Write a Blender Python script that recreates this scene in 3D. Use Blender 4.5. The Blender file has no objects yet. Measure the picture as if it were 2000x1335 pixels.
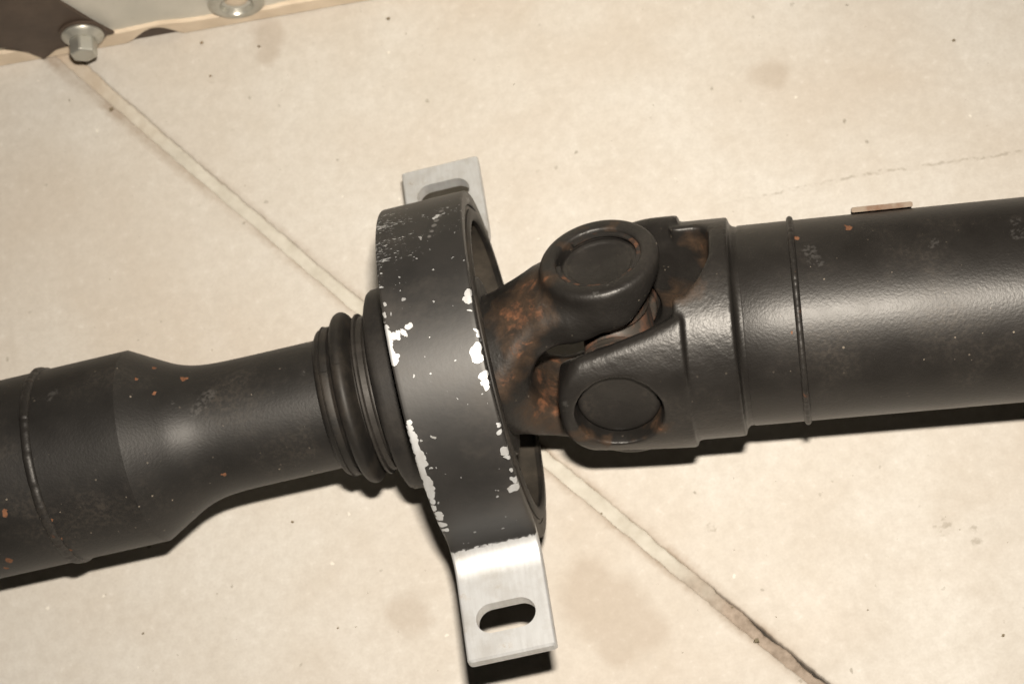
import bpy, bmesh, math, random
import numpy as np
from mathutils import Matrix, Vector

random.seed(7)
rng = np.random.default_rng(7)
S = 0.001                      # everything below is measured in millimetres
sc = bpy.context.scene
col = sc.collection

# ------------------------------------------------------------------ camera
RIGHT = Vector((0.97612734, -0.17602775, -0.12723858))
DOWN = Vector((-0.20903355, -0.92047340, -0.33020250))
FWD = Vector((-0.05899493, 0.34891681, -0.93529496))
CAM = Vector((56.3877, -251.929, 760.137)) * S
cd = bpy.data.cameras.new('camera')
cam = bpy.data.objects.new('camera', cd)
col.objects.link(cam)
m = Matrix.Identity(4)
for i in range(3):
    m[i][0], m[i][1], m[i][2], m[i][3] = RIGHT[i], -DOWN[i], -FWD[i], CAM[i]
cam.matrix_world = m
cd.sensor_width = 36.0
cd.lens = 36.0 * 4009.8 / 2000.0
cd.clip_start, cd.clip_end = 0.01, 50.0
cd.dof.use_dof = True
cd.dof.focus_distance = 0.675
cd.dof.aperture_fstop = 20.0
sc.camera = cam

# ------------------------------------------------------------------ light: the camera's own flash, a little ambient
w = bpy.data.worlds.new('World')
sc.world = w
w.use_nodes = True
w.node_tree.nodes['Background'].inputs[0].default_value = (1.0, 0.88, 0.74, 1)
w.node_tree.nodes['Background'].inputs[1].default_value = 0.006
fd = bpy.data.lights.new('flash', 'AREA')
fd.shape = 'RECTANGLE'
fd.size, fd.size_y = 0.034, 0.016
fd.energy = 4.1
fd.spread = math.radians(110)
fd.color = (1.0, 0.90, 0.77)
flash = bpy.data.objects.new('flash', fd)
col.objects.link(flash)
fpos = CAM - DOWN * 0.082 + RIGHT * 0.010
aim = (CAM + FWD * 0.8 - DOWN * 0.02 + RIGHT * 0.05 - fpos).normalized()
fz = -aim
fx = (RIGHT - fz * RIGHT.dot(fz)).normalized()
fy = fz.cross(fx)
m = Matrix.Identity(4)
for i in range(3):
    m[i][0], m[i][1], m[i][2], m[i][3] = fx[i], fy[i], fz[i], fpos[i]
flash.matrix_world = m
sc.view_settings.view_transform = 'Standard'
sc.view_settings.look = 'None'
sc.view_settings.exposure = 0.0
sc.view_settings.gamma = 1.0
sc.view_settings.use_curve_mapping = False
sc.cycles.max_bounces = 3
sc.cycles.diffuse_bounces = 3
sc.cycles.glossy_bounces = 2
sc.cycles.use_adaptive_sampling = True
sc.cycles.adaptive_threshold = 0.03
sc.cycles.adaptive_min_samples = 16
sc.cycles.use_denoising = True
sc.cycles.caustics_reflective = False
sc.cycles.caustics_refractive = False

# ------------------------------------------------------------------ frames
# shaft frame: x along the front shaft, z up through the bracket arch, origin on the shaft axis in the bracket
ROT = Matrix(((0.99909275, 0.00921759, -0.04157784), (0.0, 0.97629601, 0.21643961), (0.04258733, -0.21624325, 0.97541026)))
T1 = Matrix.Translation((0, 0, 0.064)) @ ROT.to_4x4()
XJ = 51.0                                                      # universal joint centre on the front shaft axis
RD = Vector((0.99064564, -0.13130056, -0.03716695))            # rear tube axis in the shaft frame
N1 = Vector((0, 0.2923717, 0.95630476))                        # ears of the front yoke
N2 = Vector((-0.11501153, -0.94995887, 0.29043157))            # ears of the rear yoke
RD = RD.normalized()
N2 = (N2 - RD * N2.dot(RD)).normalized()


def frame(o, x, z):
    y = z.cross(x)
    f = Matrix.Identity(4)
    for k in range(3):
        f[k][0], f[k][1], f[k][2], f[k][3] = x[k], y[k], z[k], o[k] * S
    return f


TY1 = T1 @ frame(Vector((XJ, 0, 0)), Vector((1, 0, 0)), N1)    # local z along the front yoke's ears
TY2 = T1 @ frame(Vector((XJ, 0, 0)), RD, N2)                   # local z along the rear yoke's ears


# ------------------------------------------------------------------ material helpers
class NT:
    def __init__(self, name):
        self.mat = bpy.data.materials.new(name)
        self.mat.use_nodes = True
        self.t = self.mat.node_tree
        self.bsdf = self.t.nodes['Principled BSDF']
        self.co = self.n('ShaderNodeTexCoord').outputs['Object']

    def n(self, kind, **kw):
        nd = self.t.nodes.new(kind)
        for k, v in kw.items():
            setattr(nd, k, v)
        return nd

    def l(self, a, b):
        self.t.links.new(a, b)

    def put(self, sock, v):
        if hasattr(v, 'is_linked') or isinstance(v, bpy.types.NodeSocket):
            self.l(v, sock)
        else:
            sock.default_value = v

    def math(self, op, a, b=None, c=None, clamp=False):
        nd = self.n('ShaderNodeMath', operation=op, use_clamp=clamp)
        for i, v in enumerate((a, b, c)):
            if v is not None:
                self.put(nd.inputs[i], v)
        return nd.outputs[0]

    def vmath(self, op, a, b=None):
        nd = self.n('ShaderNodeVectorMath', operation=op)
        self.put(nd.inputs[0], a)
        if b is not None:
            self.put(nd.inputs[1], b)
        return nd.outputs['Value'] if op in ('DISTANCE', 'LENGTH', 'DOT_PRODUCT') else nd.outputs[0]

    def noise(self, scale, detail=3, rough=0.55, vec=None, dist=0.0, stretch=None):
        v = vec or self.co
        if stretch:
            v = self.vmath('MULTIPLY', v, stretch)
        nd = self.n('ShaderNodeTexNoise')
        self.l(v, nd.inputs['Vector'])
        nd.inputs['Scale'].default_value = scale
        nd.inputs['Detail'].default_value = detail
        nd.inputs['Roughness'].default_value = rough
        nd.inputs['Distortion'].default_value = dist
        return nd.outputs['Fac']

    def noisev(self, scale, detail=3, vec=None):
        nd = self.n('ShaderNodeTexNoise')
        self.l(vec or self.co, nd.inputs['Vector'])
        nd.inputs['Scale'].default_value = scale
        nd.inputs['Detail'].default_value = detail
        return nd.outputs['Color']

    def voro(self, scale, vec=None, rnd=1.0):
        nd = self.n('ShaderNodeTexVoronoi')
        self.l(vec or self.co, nd.inputs['Vector'])
        nd.inputs['Scale'].default_value = scale
        nd.inputs['Randomness'].default_value = rnd
        return nd.outputs['Distance'], nd.outputs['Color']

    def ramp(self, v, a, b, lo=0.0, hi=1.0):
        nd = self.n('ShaderNodeMapRange')
        nd.clamp = True
        self.put(nd.inputs[0], v)
        for i, x in enumerate((a, b, lo, hi)):
            nd.inputs[i + 1].default_value = x
        return nd.outputs[0]

    def mix(self, f, a, b):
        nd = self.n('ShaderNodeMix', data_type='RGBA')
        self.put(nd.inputs[0], f)
        for s, v in ((nd.inputs[6], a), (nd.inputs[7], b)):
            self.put(s, (*v, 1) if isinstance(v, tuple) and len(v) == 3 else v)
        return nd.outputs[2]

    def mixf(self, f, a, b):
        nd = self.n('ShaderNodeMix', data_type='FLOAT')
        self.put(nd.inputs[0], f)
        self.put(nd.inputs[2], a)
        self.put(nd.inputs[3], b)
        return nd.outputs[0]

    def warp(self, scale, amp, detail=4):
        """object coordinates pushed about by noise, amp in millimetres"""
        v = self.vmath('SUBTRACT', self.noisev(scale, detail), (0.5, 0.5, 0.5))
        nd = self.n('ShaderNodeVectorMath', operation='MULTIPLY_ADD')
        self.l(v, nd.inputs[0])
        nd.inputs[1].default_value = (amp * 2 * S,) * 3
        self.l(self.co, nd.inputs[2])
        return nd.outputs[0]

    def blobs(self, pts, vec):
        """1 inside, 0 at the rim of the listed spots (x, y, z, radius in mm)"""
        out = self.math('MULTIPLY', 0.0, 0.0)
        for x, y, z, r in pts:
            d = self.vmath('DISTANCE', vec, (x * S, y * S, z * S))
            v = self.math('MULTIPLY_ADD', d, -1.0 / (r * S), 1.0)
            out = self.math('MAXIMUM', out, v)
        return out

    def bump(self, h, strength, dist, base=None):
        nd = self.n('ShaderNodeBump')
        nd.inputs['Strength'].default_value = strength
        nd.inputs['Distance'].default_value = dist * S
        self.l(h, nd.inputs['Height'])
        if base is not None:
            self.l(base, nd.inputs['Normal'])
        return nd.outputs[0]

    def out(self, color, rough, bump=None, metal=0.0, spec=0.5):
        b = self.bsdf
        self.put(b.inputs['Base Color'], (*color, 1) if isinstance(color, tuple) and len(color) == 3 else color)
        self.put(b.inputs['Roughness'], rough)
        self.put(b.inputs['Metallic'], metal)
        b.inputs['Specular IOR Level'].default_value = spec
        if bump is not None:
            self.l(bump, b.inputs['Normal'])
        return self.mat


def black_paint(name, flecks=(), scuffs=(), rust=(), rust_amt=0.0, grain=1.0, rough=0.40, base=(0.0125, 0.0113, 0.0103), dust=1.0):
    """satin black paint over a cast or drawn steel skin: orange peel, dust, small rust flecks, grey scuffs"""
    t = NT(name)
    big = t.noise(30, 4, 0.65)
    fine = t.noise(650, 2, 0.6)
    tone = t.ramp(big, 0.35, 0.68)
    c = t.mix(tone, base, tuple(v * 1.5 + 0.002 for v in base))
    dustm = t.math('MULTIPLY', t.ramp(big, 0.50, 0.70), t.ramp(fine, 0.42, 0.66))
    c = t.mix(t.math('MULTIPLY', dustm, 0.16 * dust), c, (0.15, 0.125, 0.10))
    wv = t.warp(330, 2.0, 3) if (flecks or scuffs) else t.co
    vd, vc = t.voro(430)
    sepn = t.n('ShaderNodeSeparateColor')
    t.l(vc, sepn.inputs[0])
    sp = t.math('LESS_THAN', vd, t.math('MULTIPLY', t.math('POWER', sepn.outputs[2], 6.0), 0.19))
    sp = t.math('MULTIPLY', sp, t.ramp(big, 0.44, 0.58, 0.15, 1.0))
    c = t.mix(t.math('MULTIPLY', sp, t.math('MULTIPLY', sepn.outputs[0], 0.85 * dust)), c, (0.34, 0.29, 0.23))
    r = t.math('MULTIPLY_ADD', tone, 0.07, rough)
    if scuffs:
        k = t.math('MULTIPLY', t.ramp(t.blobs(scuffs, wv), 0.0, 0.3), t.ramp(fine, 0.45, 0.58))
        c = t.mix(t.math('MULTIPLY', k, 0.14), c, (0.20, 0.195, 0.19))
    rustmask = None
    if rust or rust_amt > 0:
        nz = t.noise(150, 5, 0.70, dist=0.6)
        k = t.math('MULTIPLY_ADD', nz, 1.0, -0.80 + rust_amt)
        wr = t.warp(90, 9.0, 3)
        if rust:
            k = t.math('ADD', k, t.math('MULTIPLY', t.math('MINIMUM', t.math('MAXIMUM', t.blobs(rust, wr), 0.0), 0.5), 0.50))
        rustmask = t.ramp(k, -0.03, 0.22)
        if rust:
            film = t.math('MULTIPLY', t.ramp(t.blobs([(x, y, z, q * 1.9) for x, y, z, q in rust], wr), 0.0, 0.5), t.ramp(nz, 0.32, 0.6, 0.2, 1.0))
            c = t.mix(t.math('MULTIPLY', film, 0.75), c, t.mix(fine, (0.040, 0.024, 0.014), (0.075, 0.043, 0.023)))
            r = t.mixf(film, r, 0.65)
        rc = t.mix(t.ramp(t.noise(330, 3, 0.6), 0.36, 0.66), (0.045, 0.020, 0.010), (0.26, 0.105, 0.048))
        c = t.mix(t.math('MULTIPLY', rustmask, 0.92), c, rc)
        r = t.mixf(rustmask, r, 0.85)
    if flecks:
        k = t.ramp(t.blobs(flecks, wv), 0.0, 0.15)
        c = t.mix(k, c, t.mix(fine, (0.06, 0.024, 0.012), (0.27, 0.12, 0.06)))
        r = t.mixf(k, r, 0.85)
    h = t.math('ADD', t.math('MULTIPLY', t.noise(1000, 2, 0.55), 0.8 * grain), t.math('MULTIPLY', t.noise(130, 1), 0.15))
    if rustmask is not None:
        h = t.math('ADD', h, t.math('MULTIPLY', t.ramp(t.noise(150, 3, 0.70), 0.4, 0.7), 1.2))
    return t.out(c, r, t.bump(h, 0.42, 0.16), spec=0.46)


def rubber(name, base=(0.012, 0.011, 0.010), dust=(0.11, 0.088, 0.066), amt=0.25):
    t = NT(name)
    d = t.math('MULTIPLY', t.ramp(t.noise(60, 5, 0.7), 0.40, 0.72), amt)
    c = t.mix(d, base, dust)
    h = t.math('ADD', t.noise(240, 4, 0.6), t.math('MULTIPLY', t.noise(1100, 2), 0.4))
    return t.out(c, t.math('MULTIPLY_ADD', d, 0.3, 0.55), t.bump(h, 0.5, 0.18), spec=0.4)


def steel(name, base=(0.45, 0.44, 0.42), rough=0.38, metal=0.85, dirt=(0.12, 0.10, 0.08), amt=0.6):
    t = NT(name)
    d = t.math('MULTIPLY', t.ramp(t.noise(160, 5, 0.65), 0.45, 0.75), amt)
    return t.out(t.mix(d, base, dirt), t.math('MULTIPLY_ADD', d, 0.3, rough), t.bump(t.noise(900, 3), 0.35, 0.08),
                 t.math('MULTIPLY_ADD', d, -0.6, metal))


# placed marks, in shaft-frame millimetres (filled from the photograph)
CHIPS = [(-21.5, -15.1, 62.0, 1.11), (-21.4, -16.9, 61.6, 1.29), (-21.4, -18.7, 61.1, 1.47), (-21.5, -20.0, 60.6, 1.66), (-21.5, -21.7, 60.0, 1.65), (-21.3, -23.5, 59.5, 2.2), (-20.9, -25.2, 58.8, 2.02), (-20.9, -26.8, 58.1, 1.28), (-13.8, -16.0, 62.0, 1.1), (-15.7, -18.0, 61.4, 0.92), (-17.6, -18.2, 61.3, 1.1), (-19.4, -18.5, 61.3, 1.29), (7.6, -9.7, 63.3, 1.66), (7.5, -12.2, 62.8, 1.65), (6.7, -11.4, 63.0, 1.29), (8.1, -22.8, 59.8, 0.91), (8.1, -24.4, 59.2, 1.1), (7.2, -28.9, 57.1, 2.19), (7.4, -30.9, 56.1, 2.01), (6.5, -30.3, 56.4, 1.83), (7.9, -36.3, 52.7, 1.46), (7.8, -38.4, 51.2, 1.46), (7.6, -39.6, 50.3, 1.1), (-20.5, -43.4, 47.0, 1.1), (-20.5, -45.0, 45.5, 1.47), (-20.5, -46.8, 43.7, 1.65), (-20.5, -48.3, 42.0, 1.66), (-20.6, -49.7, 40.3, 1.84), (-20.5, -51.1, 38.5, 1.84), (-20.6, -52.5, 36.7, 2.03), (-20.5, -53.8, 34.7, 2.03), (-20.6, -55.1, 32.6, 2.04), (-20.6, -56.3, 30.5, 2.04), (-20.8, -57.4, 28.2, 2.04), (-20.8, -58.6, 25.8, 1.86), (-20.8, -59.6, 23.3, 1.87), (-20.9, -60.6, 20.6, 1.5), (-20.9, -61.5, 17.7, 1.31), (-20.6, -62.3, 14.5, 1.5), (-20.6, -62.8, 12.3, 1.7), (-20.6, -63.4, 8.7, 1.51), (-20.7, -63.8, 5.5, 0.95), (8.2, -49.1, 41.1, 0.92), (8.0, -50.8, 38.9, 0.92), (8.0, -54.7, 33.3, 1.47), (7.9, -55.9, 31.2, 1.11), (8.2, -58.6, 25.7, 0.74), (7.9, -60.1, 22.0, 1.49), (7.4, -61.2, 18.9, 2.05), (6.1, -61.3, 18.5, 1.31), (-0.6, 28.5, 57.3, 1.34), (0.5, 29.4, 56.8, 0.96), (-21.2, 5.7, 63.7, 0.75), (-20.9, 0.2, 64.0, 0.74), (-20.9, -6.0, 63.7, 0.74), (-21.3, -10.7, 63.1, 0.92), (9.1, 25.2, 56.1, 0.57), (9.1, 19.8, 57.5, 0.57), (7.7, -16.7, 61.8, 0.55), (9.1, -4.4, 63.1, 0.55), (-8.9, -45.4, 45.1, 0.37), (-7.4, -21.9, 60.1, 0.37)]
SMEARS = [(1.9, 31.7, 55.6, 1.16), (1.1, 28.7, 57.2, 1.15), (0.2, 26.0, 58.5, 1.15), (-0.7, 23.4, 59.6, 1.14), (-0.7, 23.4, 59.6, 0.91), (-1.7, 20.5, 60.6, 0.91), (-2.7, 17.8, 61.5, 0.91)]
FLECK1 = [(-115.2, 15.9, 24.7, 1.02), (-119.7, 9.3, 30.5, 0.81), (-104.6, 9.6, 23.2, 1.22), (-113.9, 2.8, 28.6, 0.8), (-96.9, -23.3, 6.2, 1.01), (-172.8, -28.2, 22.0, 1.19), (-180.2, -35.7, 1.7, 1.62), (-183.4, -35.6, -3.1, 1.02), (-158.0, -35.7, -0.7, 1.01), (-157.6, -31.8, 16.4, 0.8), (-157.7, -34.9, 7.7, 0.8)]
SCUFF1 = [(-151.4, 6.4, 35.1, 1.66), (-150.0, 8.0, 34.8, 1.66), (-148.1, 9.2, 34.5, 1.43), (-97.8, -2.6, 24.0, 3.32), (-100.9, -5.0, 23.9, 2.84), (-94.9, -0.1, 24.0, 2.85), (-60.7, 0.2, 23.7, 1.18), (-107.9, -1.2, 26.1, 1.18), (-97.1, -0.2, 24.1, 1.19)]
FLECK2 = [(84.1, 35.2, -5.6, 1.55), (83.2, 35.0, -6.8, 0.97), (65.6, 35.6, -2.5, 0.97), (61.4, 20.7, 29.0, 0.57)]
SCUFF2 = [(69.6, 35.3, 4.9, 3.18), (71.1, 34.6, 8.4, 2.72), (72.6, 34.0, 10.8, 1.81), (111.0, 34.8, 7.5, 1.8), (111.5, 35.1, 6.2, 1.35), (139.7, 35.1, 6.1, 3.13), (139.7, 35.6, -0.2, 2.25)]
RUSTY1 = [(-25.6, -0.4, 32.3, 5.92), (-25.5, -7.9, 31.3, 5.48), (-30.2, -11.0, 28.2, 5.87), (-34.5, -12.3, 25.8, 4.31), (-34.3, -18.1, 21.1, 5.09), (-40.4, -22.6, 12.2, 3.93), (-17.3, -5.3, 38.6, 3.51), (-22.6, -13.5, 30.4, 3.89), (-33.3, -4.7, 28.6, 5.13), (-27.5, -10.9, -12.6, 9.13), (-30.7, -3.0, -8.6, 8.16), (-24.5, 13.3, -14.9, 5.21), (-32.2, -18.1, -9.6, 7.04), (-11, 10, 36.5, 1.8), (-4, 14.6, 36.5, 1.8), (7, 13.5, 36.5, 1.8), (-14.5, -3, 36.5, 1.6)]
SCUFFY1 = [(-2.4, -19.6, 38.2, 1.46), (1.2, -16.6, 38.6, 1.05), (-23.1, -11.4, 31.2, 2.55)]
RUSTY2 = [(34.1, 29.1, -11.1, 3.46), (32.8, 21.3, -12.2, 3.05), (35.4, 35.7, -8.5, 2.14), (-12.0, -9.9, 38.8, 3.0), (12.4, -9.2, 34.9, 1.71), (-14.2, -6.0, 36.9, 1.71), (-7.4, -16.0, 38.2, 2.16), (27.3, 35.0, 17.2, 4.18), (17.8, 4.6, -14.4, 4.0), (31, 31, -11, 3.5), (22, 8, -14, 4.0), (6, -14, 36.5, 2.5), (-6, -14, 36.5, 2.5), (12, -9, 36.5, 2.5)]
SCUFFY2 = [(-17.7, 6.7, 39.9, 1.69), (15.3, 21.1, 35.8, 1.04)]
STAINS = [(131.6, 121.7, 0.0, 9.5), (19.4, -72.3, 0.0, 14.51), (27.4, -81.9, 0.0, 16.85), (35.3, -91.5, 0.0, 11.97), (26.6, -95.7, 0.0, 9.57), (-69.9, 190.7, 0.0, 10.0), (-70.3, 182.1, 0.0, 7.0), (-49.4, -67.9, 0.0, 10.0)]
DARKS = [(69.6, -58.6, -0.0, 2.33), (153.7, -75.6, 0.0, 4.13), (164.2, -79.9, 0.0, 2.29), (164.3, -82.9, -0.0, 3.2)]
GRIT = [(-88.8, -22.4, 0.8), (-152.8, -53.9, 0.63), (207.5, 118.9, 0.83), (-17.5, 185.7, 0.87), (-96.2, 177.6, 0.69), (-97.9, 194.1, 1.05), (-140.1, 172.2, 1.21), (-45.2, -1.6, 0.87), (76.9, -104.2, 1.21), (165.0, -120.4, 0.75), (-120.6, 9.0, 0.44), (-77.4, -67.3, 0.47), (-73.7, 186.4, 0.7), (29.8, -44.4, 0.47), (70.7, -90.1, 0.46), (119.4, -101.2, 0.45)]
#MARKSEND#


def strap_material():
    t = NT('strap_black_paint_over_aluminium')
    sep = t.n('ShaderNodeSeparateXYZ')
    t.l(t.co, sep.inputs[0])
    x, y, z = sep.outputs
    # bare feet: everything below the paint line in the bend
    pl = t.math('ADD', z, t.math('MULTIPLY', t.math('SUBTRACT', t.noise(700, 5, 0.7), 0.5), 0.0035))
    bare = t.ramp(pl, -0.0076, -0.0081)
    wv = t.warp(200, 2.6, 4)
    chips = t.ramp(t.blobs(CHIPS, wv), 0.0, 0.05) if CHIPS else t.math('MULTIPLY', x, 0.0)
    # fine flaking along the two edges
    ex = t.math('ABSOLUTE', t.math('ADD', x, 0.0061))
    edge = t.ramp(ex, 0.0139, 0.0151)
    ez = t.ramp(t.math('ADD', edge, t.math('MULTIPLY', t.noise(260, 5, 0.7), 1.2)), 1.74, 1.80)
    # scratches running across the strap near the crown
    wv2 = t.vmath('MULTIPLY', t.co, (0.35, 1.0, 1.0))
    n1 = t.noise(1500, 3, 0.7, vec=wv2)
    band = t.noise(115, 2, 0.5, stretch=(0.10, 1, 1))
    crown = t.math('MULTIPLY', t.ramp(y, -0.022, 0.012), t.ramp(x, 0.009, -0.020, 0.0, 1.0))
    crown = t.math('MAXIMUM', crown, t.math('MULTIPLY', t.ramp(y, 0.010, 0.020), 0.55))
    scr = t.math('ADD', t.math('MULTIPLY', crown, 0.20), t.math('ADD', t.math('MULTIPLY', band, 0.42), n1))
    scr = t.ramp(scr, 1.0, 1.04)
    vd, vc = t.voro(360, vec=wv)
    sv = t.n('ShaderNodeSeparateColor')
    t.l(vc, sv.inputs[0])
    pin = t.math('LESS_THAN', vd, t.math('MULTIPLY', t.math('POWER', sv.outputs[2], 5.0), 0.22))
    silver = t.math('MAXIMUM', t.math('MAXIMUM', bare, chips), t.math('MAXIMUM', ez, t.math('MAXIMUM', scr, t.math('MULTIPLY', pin, 0.55))), clamp=True)
    pc = t.mix(t.ramp(t.noise(45, 4, 0.6), 0.35, 0.7), (0.012, 0.0115, 0.011), (0.022, 0.0205, 0.0195))
    dustm = t.math('MULTIPLY', t.ramp(t.noise(30, 5, 0.7), 0.5, 0.75), 0.2)
    pc = t.mix(dustm, pc, (0.13, 0.11, 0.09))
    if SMEARS:
        sm = t.math('MULTIPLY', t.ramp(t.blobs(SMEARS, t.warp(300, 0.8)), 0.0, 0.4), 0.5)
        pc = t.mix(sm, pc, (0.19, 0.185, 0.18))
    brush = t.noise(700, 3, 0.6, stretch=(1, 0.12, 0.12))
    grime = t.math('MULTIPLY', t.ramp(t.noise(190, 6, 0.7), 0.56, 0.70), t.ramp(t.noise(40, 3), 0.5, 0.62))
    ac = t.mix(t.ramp(brush, 0.3, 0.7), (0.56, 0.575, 0.59), (0.63, 0.65, 0.67))
    ac = t.mix(t.math('MULTIPLY', t.ramp(t.noise(85, 5, 0.7), 0.45, 0.7), 0.5), ac, (0.40, 0.385, 0.36))
    ac = t.mix(t.math('MULTIPLY', grime, 0.75), ac, (0.33, 0.27, 0.20))
    c = t.mix(silver, pc, ac)
    rough = t.mixf(silver, t.math('MULTIPLY_ADD', dustm, 0.4, 0.50), t.math('MULTIPLY_ADD', grime, 0.3, 0.52))
    h = t.math('ADD', t.math('MULTIPLY', t.noise(500, 3), 0.35), t.math('MULTIPLY', silver, -0.55))
    h = t.math('ADD', h, t.math('MULTIPLY', t.math('MULTIPLY', brush, silver), 0.25))
    return t.out(c, rough, t.bump(h, 0.45, 0.16), t.math('MULTIPLY', silver, 0.55), spec=0.75)




def concrete(name='concrete_floor'):
    t = NT(name)
    big = t.noise(6.5, 3, 0.6, dist=0.3)
    mid = t.noise(38, 5, 0.68)
    fine = t.noise(240, 3, 0.65)
    c = t.mix(t.ramp(mid, 0.28, 0.74), (0.520, 0.490, 0.445), (0.590, 0.573, 0.540))
    c = t.mix(t.math('MULTIPLY', t.ramp(t.noise(900, 2, 0.6), 0.35, 0.65, 1.0, 0.0), 0.16), c, (0.36, 0.33, 0.29))
    c = t.mix(t.math('MULTIPLY', t.ramp(big, 0.44, 0.66), 0.45), c, (0.45, 0.385, 0.315))
    c = t.mix(t.math('MULTIPLY', t.ramp(fine, 0.36, 0.56, 1.0, 0.0), 0.16), c, (0.34, 0.305, 0.265))
    c = t.mix(t.math('MULTIPLY', t.ramp(fine, 0.60, 0.74), 0.30), c, (0.69, 0.675, 0.65))
    # dark specks, and pale specks painted as crystal glints, uneven in size and shape
    wv = t.warp(330, 1.7, 3)
    vd, vc = t.voro(165, vec=wv)
    sp = t.n('ShaderNodeSeparateColor')
    t.l(vc, sp.inputs[0])
    size = t.math('MULTIPLY', t.math('POWER', sp.outputs[2], 3.0), 0.13)
    grain = t.math('LESS_THAN', vd, size)
    dk = t.math('MULTIPLY', grain, t.math('GREATER_THAN', sp.outputs[1], 0.62))
    br = t.math('MULTIPLY', grain, t.math('LESS_THAN', sp.outputs[1], 0.07))
    c = t.mix(t.math('MULTIPLY', dk, t.math('MULTIPLY', sp.outputs[0], 0.6)), c, (0.18, 0.16, 0.12))
    c = t.mix(t.math('MULTIPLY', br, 0.5), c, (0.80, 0.77, 0.70))
    # oil marks
    s = t.math('MULTIPLY', t.ramp(t.blobs(STAINS, t.warp(48, 7.0, 4)), 0.0, 0.45), t.ramp(mid, 0.26, 0.60, 0.5, 1.0))
    c = t.mix(t.math('MULTIPLY', s, 0.40), c, (0.31, 0.245, 0.185))
    # dotted scrape along the far slab, and a few scuffed spots
    sx = t.n('ShaderNodeSeparateXYZ')
    t.l(wv, sx.inputs[0])
    ln = t.math('ABSOLUTE', t.math('SUBTRACT', sx.outputs[1], t.ramp(sx.outputs[0], 0.155, 0.225, 0.0702, 0.0648)))
    ln = t.math('MULTIPLY', t.ramp(ln, 0.0010, 0.0002), t.ramp(sx.outputs[0], 0.098, 0.112))
    ln = t.math('MAXIMUM', ln, t.ramp(t.blobs(DARKS, wv), 0.0, 0.3))
    s = t.math('MULTIPLY', ln, t.ramp(fine, 0.46, 0.58))
    c = t.mix(t.math('MULTIPLY', s, 0.5), c, (0.22, 0.19, 0.145))
    # brown dirt along the joint
    dj = t.math('ABSOLUTE', t.math('SUBTRACT', t.vmath('DOT_PRODUCT', wv, (float(JN[0]), float(JN[1]), 0.0)), float(JA @ JN) * S))
    dj = t.math('MULTIPLY', t.ramp(dj, 0.0062, 0.0028), t.ramp(mid, 0.34, 0.6))
    c = t.mix(t.math('MULTIPLY', dj, 0.6), c, (0.26, 0.19, 0.13))
    h = t.math('ADD', t.math('MULTIPLY', t.noise(48, 2), 1.0), t.math('MULTIPLY', t.noise(300, 2), 0.8))
    return t.out(c, t.ramp(mid, 0.3, 0.7, 0.66, 0.48), t.bump(h, 0.4, 0.22), spec=0.35)


# ------------------------------------------------------------------ object helpers
def mesh_obj(name, verts, faces, mat, parent=None, local=None, smooth=True, angle=32, scale=S):
    me = bpy.data.meshes.new(name)
    me.from_pydata([(v[0] * scale, v[1] * scale, v[2] * scale) for v in verts], [], [tuple(f) for f in faces])
    me.validate()
    me.update()
    return link(name, me, mat, parent, local, smooth, angle)


def link(name, me, mat, parent=None, local=None, smooth=True, angle=32):
    if smooth:
        me.polygons.foreach_set('use_smooth', [True] * len(me.polygons))
        if angle:
            me.set_sharp_from_angle(angle=math.radians(angle))
    if mat:
        me.materials.clear()
        me.materials.append(mat)
    o = bpy.data.objects.new(name, me)
    col.objects.link(o)
    if parent:
        o.parent = parent
    if local is not None:
        o.matrix_local = local
    return o


def fix_normals(me):
    bm = bmesh.new()
    bm.from_mesh(me)
    bmesh.ops.recalc_face_normals(bm, faces=bm.faces)
    bm.to_mesh(me)
    bm.free()


def lathe(name, prof, mat, parent=None, local=None, n=160, axis='x', closed=True, angle=32, wob=None):
    """turn (a, r) pairs about the local axis; r = 0 closes an end"""
    v, f = [], []
    k = len(prof)
    for j in range(n):
        t = 2 * math.pi * j / n
        for i, (a, r) in enumerate(prof):
            rr = r + (wob(i, a, t) if wob else 0.0)
            p = (a, rr * math.sin(t), rr * math.cos(t))
            v.append(p if axis == 'x' else (p[1], p[2], p[0]))
    last = k if closed else k - 1
    for j in range(n):
        j2 = (j + 1) % n
        for i in range(last):
            i2 = (i + 1) % k
            f.append((j * k + i, j * k + i2, j2 * k + i2, j2 * k + i))
    o = mesh_obj(name, v, f, mat, parent, local, True, None)
    bm = bmesh.new()
    bm.from_mesh(o.data)
    bmesh.ops.remove_doubles(bm, verts=bm.verts, dist=1e-7)
    bmesh.ops.recalc_face_normals(bm, faces=bm.faces)
    bm.to_mesh(o.data)
    bm.free()
    o.data.polygons.foreach_set('use_smooth', [True] * len(o.data.polygons))
    o.data.set_sharp_from_angle(angle=math.radians(angle))
    return o


def spline(pts, n=8):
    """Catmull-Rom through (a, r) points"""
    p = [pts[0]] + list(pts) + [pts[-1]]
    out = []
    for i in range(1, len(p) - 2):
        for k in range(n):
            t = k / n
            q = []
            for d in range(2):
                a, b, c, e = p[i - 1][d], p[i][d], p[i + 1][d], p[i + 2][d]
                q.append(0.5 * (2 * b + (c - a) * t + (2 * a - 5 * b + 4 * c - e) * t * t + (3 * b - a - 3 * c + e) * t ** 3))
            out.append(tuple(q))
    return out + [pts[-1]]


def empty(name, loc=(0, 0, 0), rz=0.0):
    o = bpy.data.objects.new(name, None)
    o.empty_display_size = 0.02
    o.location = loc
    o.rotation_euler = (0, 0, rz)
    col.objects.link(o)
    return o


def tag(o, label=None, cat=None, kind=None, group=None):
    for k, val in (('label', label), ('category', cat), ('kind', kind), ('group', group)):
        if val:
            o[k] = val
    return o


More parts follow.
